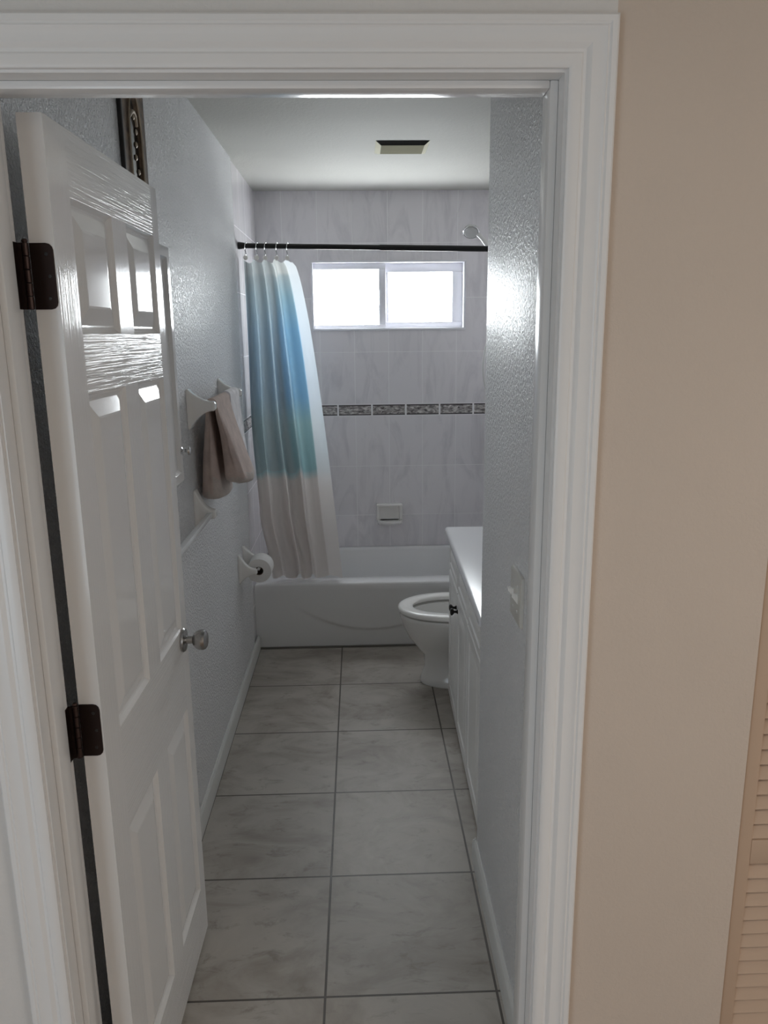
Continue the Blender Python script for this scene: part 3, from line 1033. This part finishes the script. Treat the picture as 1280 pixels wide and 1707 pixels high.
# ------------------------------------------------------------------ toilet paper holder and roll
tp = thing('toilet_paper_holder', 'white ceramic toilet paper holder low on the left wall', 'toilet paper holder', (XL, 3.62, .545))
for y, xt in ((3.545, -.497), (3.700, -.450)):
    bm = B(); bracket(bm, y, .548, .690, xt, .606, hw=.020, ht=.015, hwt=.010); obj('post', bm, M['ceramic'], tp, smooth=50)
bm = B(); lathe(bm, [(0, .0065), (.133, .0065)], (-.489, 3.557, .6125), (0, 1, 0), 16); obj('roller', bm, M['plastic'], tp)
bm = B()
lathe(bm, [(0, .021), (.0005, .0575), (.003, .059), (.107, .059), (.110, .0575), (.110, .021), (.105, .0205), (.005, .0205), (0, .021)], (-.489, 3.569, .600), (0, 1, 0), 40, caps=False)
roll = thing('toilet_paper_roll', 'white toilet paper roll on the ceramic holder by the curtain', 'toilet paper', (-.492, 3.624, .541))
obj('paper', bm, M['paper'], roll, smooth=50)
bm = B(); lathe(bm, [(.0, .0204), (.110, .0204), (.110, .0190), (0, .0190), (0, .0204)], (-.489, 3.569, .600), (0, 1, 0), 24, caps=False); obj('core', bm, M['card'], roll)

# ------------------------------------------------------------------ mirrored cabinet behind the door
mc = thing('medicine_cabinet', 'white framed wall cabinet half hidden by the open door, chrome knob', 'medicine cabinet', (XL, 2.22, 1.25))
CY0, CY1, CZ0, CZ1, CX = 2.02, 2.420, 1.255, 1.950, XL + .030
bm = B(); box(bm, XL + .0005, XL + .014, CY0 + .006, CY1 - .006, CZ0 + .006, CZ1 - .006); obj('cabinet_body', bm, M['plastic'], mc)
bm = B()
rings = []
for i, x in ((0, XL + .0142), (0, CX - .003), (.003, CX), (.030, CX), (.036, CX - .006), (.040, CX - .010)):
    rings.append([(x, CY0 + i, CZ0 + i), (x, CY1 - i, CZ0 + i), (x, CY1 - i, CZ1 - i), (x, CY0 + i, CZ1 - i)])
loft(bm, rings, True, True, False)
fd = obj('cabinet_door', bm, M['door_s'], mc, smooth=20)
bm = B(); box(bm, CX - .013, CX - .0098, CY0 + .037, CY1 - .037, CZ0 + .037, CZ1 - .037); obj('mirror_panel', bm, M['door_s'], fd)
bm = B()
lathe(bm, [(0, .011), (.003, .011), (.006, .006), (.013, .0055), (.018, .011), (.023, .0145), (.028, .013), (.031, .006), (.0312, .001)], (CX - .0005, 2.402, 1.352), (1, 0, 0), 24)
obj('knob', bm, M['chrome'], fd)

# ------------------------------------------------------------------ ornate picture high on the left wall
pf = thing('picture_frame', 'ornate dark bronze picture frame high on the wall behind the door', 'picture frame', (XL, 2.211, 1.965))
FY0, FY1, FZ0, FZ1 = 2.100, 2.322, 1.965, 2.352
fc, fzc = (FY0 + FY1) / 2, (FZ0 + FZ1) / 2


def yz(x, hy_, hz_, r): return [(x, fc + a, fzc + b) for a, b in rrect(0, 0, hy_, hz_, r, 6)]


bm = B()
loft(bm, [yz(XL + 0.0002, .111, .211, .004), yz(XL + 0.0092, .111, .211, .004), yz(XL + 0.0109, .108, .207, .004), yz(XL + 0.0109, .101, .199, .004)], True, True, False)
obj('outer_edge', bm, M['gilt_edge'], pf, smooth=20)
bm = B()


def arch(x, hy_, z0, zs, zt):
    """pointed-round arched outline."""
    pts = [(x, fc - hy_, z0), (x, fc + hy_, z0)]
    for k in range(0, 13):
        a = PI * k / 12
        pts.append((x, fc + hy_ * math.cos(a), zs + (zt - zs) * math.sin(a)))
    return pts


# flat of the frame down to the arched opening
def sq(x, hy_, hz_):
    pts = [(x, fc - hy_, fzc - hz_), (x, fc + hy_, fzc - hz_)]
    for k in range(0, 13):
        a = PI * k / 12
        c, s = math.cos(a), math.sin(a)
        m_ = max(abs(c), abs(s))
        pts.append((x, fc + hy_ * c / m_, fzc + hz_ * (s / m_)))
    return pts


loft(bm, [sq(XL + 0.0110, .101, .199), sq(XL + 0.0103, .096, .193), arch(XL + 0.0101, .066, FZ0 + .055, 2.20, 2.325), arch(XL + 0.0126, .061, FZ0 + .06, 2.20, 2.318), arch(XL + 0.0118, .053, FZ0 + .068, 2.20, 2.305),
          arch(XL + 0.0050, .048, FZ0 + .075, 2.20, 2.295)], True, False, False)
obj('moulding', bm, M['gilt'], pf, smooth=35)
bm = B(); tube(bm, arch(XL + 0.0130, .057, FZ0 + .064, 2.20, 2.312), .0032, 8, closed=True); obj('inner_bead', bm, M['gilt_light'], pf)
bm = B(); loft(bm, [arch(XL + 0.0042, .050, FZ0 + .072, 2.20, 2.298), arch(XL + 0.0050, .050, FZ0 + .072, 2.20, 2.298)], True, True, True); obj('picture', bm, M['picture'], pf, smooth=20)
bm = B()
for k in range(9):
    zc = 1.99 + .033 * k
    lathe(bm, [(0, .0075), (.0015, .008), (.004, .005), (.005, .001)], (XL + 0.0055, fc + .022 + .010 * math.sin(k * 2.1), zc), (1, 0, 0), 12)
tube(bm, smoothpath([(XL + 0.0059, fc - .03, 2.245), (XL + 0.0080, fc - .005, 2.262), (XL + 0.0080, fc + .02, 2.258), (XL + 0.0059, fc + .036, 2.236)], 6), .006, 8)
obj('carved_relief', bm, M['gilt_light'], pf)

# ------------------------------------------------------------------ exhaust fan housing in the ceiling
vf = thing('exhaust_fan', 'small beige exhaust fan cover on the bathroom ceiling with a dark shaded near side', 'exhaust fan', ((VX0 + VX1) / 2, (VY0 + VY1) / 2, ZC))
zt, zb = ZC - .0005, ZC - .0145
T4 = [(.092, 3.613, zt), (.326, 3.613, zt), (.326, 3.860, zt), (.092, 3.860, zt)]
B4 = [(.116, 3.640, zb), (.304, 3.640, zb), (.304, 3.806, zb), (.116, 3.806, zb)]
U4 = [(x, y, z + .003) for x, y, z in B4]
bm = B()
tv = [bm.verts.new(p) for p in T4]; bv = [bm.verts.new(p) for p in B4]
for a, b2 in ((1, 2), (2, 3), (3, 0)): bm.faces.new((tv[a], tv[b2], bv[b2], bv[a]))
obj('cover_rim', bm, M['vent_metal'], vf, smooth=10)
bm = B(); loft(bm, [B4, U4], True, True, True); obj('center_panel', bm, M['vent_panel'], vf, smooth=10)
bm = B()
loft(bm, [[(T4[0][0] + .001, T4[0][1], zt), (T4[1][0] - .001, T4[1][1], zt), (B4[1][0], B4[1][1], zb + .0006), (B4[0][0], B4[0][1], zb + .0006)],
          [(T4[0][0] + .001, T4[0][1] + .004, zt), (T4[1][0] - .001, T4[1][1] + .004, zt), (B4[1][0], B4[1][1] + .004, zb + .002), (B4[0][0], B4[0][1] + .004, zb + .002)]], True, True, True)
obj('shaded_near_face', bm, M['vent_dark'], vf, smooth=10)  # near slope of the cover, its shade painted in as black
bm = B()
x0, x1, y0, y1 = VX0 + .0005, VX1 - .0005, VY0 + .0005, VY1 - .0005
rg = lambda i, z: [(x0 + i, y0 + i, z), (x1 - i, y0 + i, z), (x1 - i, y1 - i, z), (x0 + i, y1 - i, z)]
loft(bm, [rg(.0015, ZC + .002), rg(.0015, ZC + .095), rg(.03, ZC + .097)], True, False, True)
obj('housing', bm, M['vent_dark'], vf, smooth=20)

# ------------------------------------------------------------------ light switches on the short wall
sw = thing('light_switch', 'white double toggle switch plate on the wall just inside the doorway', 'light switch', (.36, 1.69, 1.045))
bm = B()
yc_, zc_ = 1.692, 1.106
loft(bm, [[(.3596, yc_ + a, zc_ + b) for a, b in rrect(0, 0, .058, .0595, .004, 4)], [(.354, yc_ + a, zc_ + b) for a, b in rrect(0, 0, .058, .0595, .004, 4)],
          [(.3515, yc_ + a, zc_ + b) for a, b in rrect(0, 0, .054, .0555, .004, 4)]], True, True, True)
obj('plate', bm, M['switch'], sw, smooth=50)
for dy in (-.023, .023):
    bm = B()
    loft(bm, [[(.3518, yc_ + dy + a, zc_ + b) for a, b in rrect(0, 0, .0055, .012, .002, 3)], [(.3410, yc_ + dy + a, zc_ + .010 + b) for a, b in rrect(0, 0, .0045, .006, .002, 3)],
              [(.3380, yc_ + dy + a, zc_ + .011 + b) for a, b in rrect(0, 0, .0035, .0045, .002, 3)]], True, True, True)
    obj('toggle', bm, M['ceramic'], sw, smooth=50)
    for dz in (-.030, .030):
        bm = B(); lathe(bm, [(0, .0034), (.0008, .003), (.001, .0005)], (.3516, yc_ + dy, zc_ + dz), (-1, 0, 0), 10)
        obj('screw', bm, M['plastic'], sw)

# ------------------------------------------------------------------ light
wd = bpy.data.worlds.new('World'); scene.world = wd; wd.use_nodes = True
bgn = wd.node_tree.nodes['Background']
bgn.inputs['Color'].default_value = (.96, .975, 1.0, 1)
bgn.inputs['Strength'].default_value = 24.5


def area(name, loc, rot, sx, sy, power, color, portal=False, spread=180):
    l = bpy.data.lights.new(name, 'AREA'); l.shape = 'RECTANGLE'; l.size = sx; l.size_y = sy
    l.energy = power; l.color = color; l.spread = R_(spread)
    if portal: l.cycles.is_portal = True
    o = bpy.data.objects.new(name, l); o.location = loc; o.rotation_euler = rot
    return link(o)


# sky enters the bathroom through its window only
area('window_sky_portal', (.19, YB + .13, 1.915), (R_(-90), 0, 0), .95, .43, 1, (1, 1, 1), portal=True)
# hallway: ceiling lamp behind the photographer, daylight from a room further along, an added fill
area('hall_ceiling_lamp', (1.45, -.55, ZC - .03), (0, 0, 0), .5, .5, 14.8, (1.0, .87, .74))
area('hall_daylight', (-1.55, -1.1, 1.25), (R_(90), 0, R_(-36)), 1.0, 1.7, 17, (.74, .88, 1.0))
area('hall_door_fill', (2.1, -.9, 1.1), (R_(90), 0, R_(70)), 1.0, 1.6, 7, (.86, .94, 1.0))  # added fill from the right to brighten the door face, no source there

# ------------------------------------------------------------------ camera (solved from the vanishing points of the photograph)
f_px = 1298.0
yd = Vector((596 - 640, 555 - 853.5, f_px)).normalized()
dn = Vector((60, 5636, f_px)); dn = (dn - yd * dn.dot(yd)).normalized()
up = -dn
xd = yd.cross(up)
if xd.x < 0: xd = -xd
Rm = Matrix((xd, yd, up))
right = Rm @ Vector((1, 0, 0)); down = Rm @ Vector((0, 1, 0)); fwd = Rm @ Vector((0, 0, 1))
cam = bpy.data.cameras.new('Camera')
cam.sensor_fit = 'HORIZONTAL'; cam.sensor_width = 36; cam.lens = 36 * f_px / 1280
cam.clip_start = .02
co = link(bpy.data.objects.new('Camera', cam))
mw = Matrix.Identity(4)
for i in range(3):
    mw[i][0] = right[i]; mw[i][1] = -down[i]; mw[i][2] = -fwd[i]
mw[0][3], mw[1][3], mw[2][3] = 0, 0, 1.70
co.matrix_world = mw
scene.camera = co

vs = scene.view_settings
vs.view_transform = 'Standard'; vs.look = 'None'; vs.gamma = 1; vs.use_curve_mapping = False; vs.exposure = 0
scene.cycles.use_denoising = True
scene.cycles.diffuse_bounces = 8
scene.cycles.max_bounces = 14
scene.cycles.sample_clamp_indirect = 8
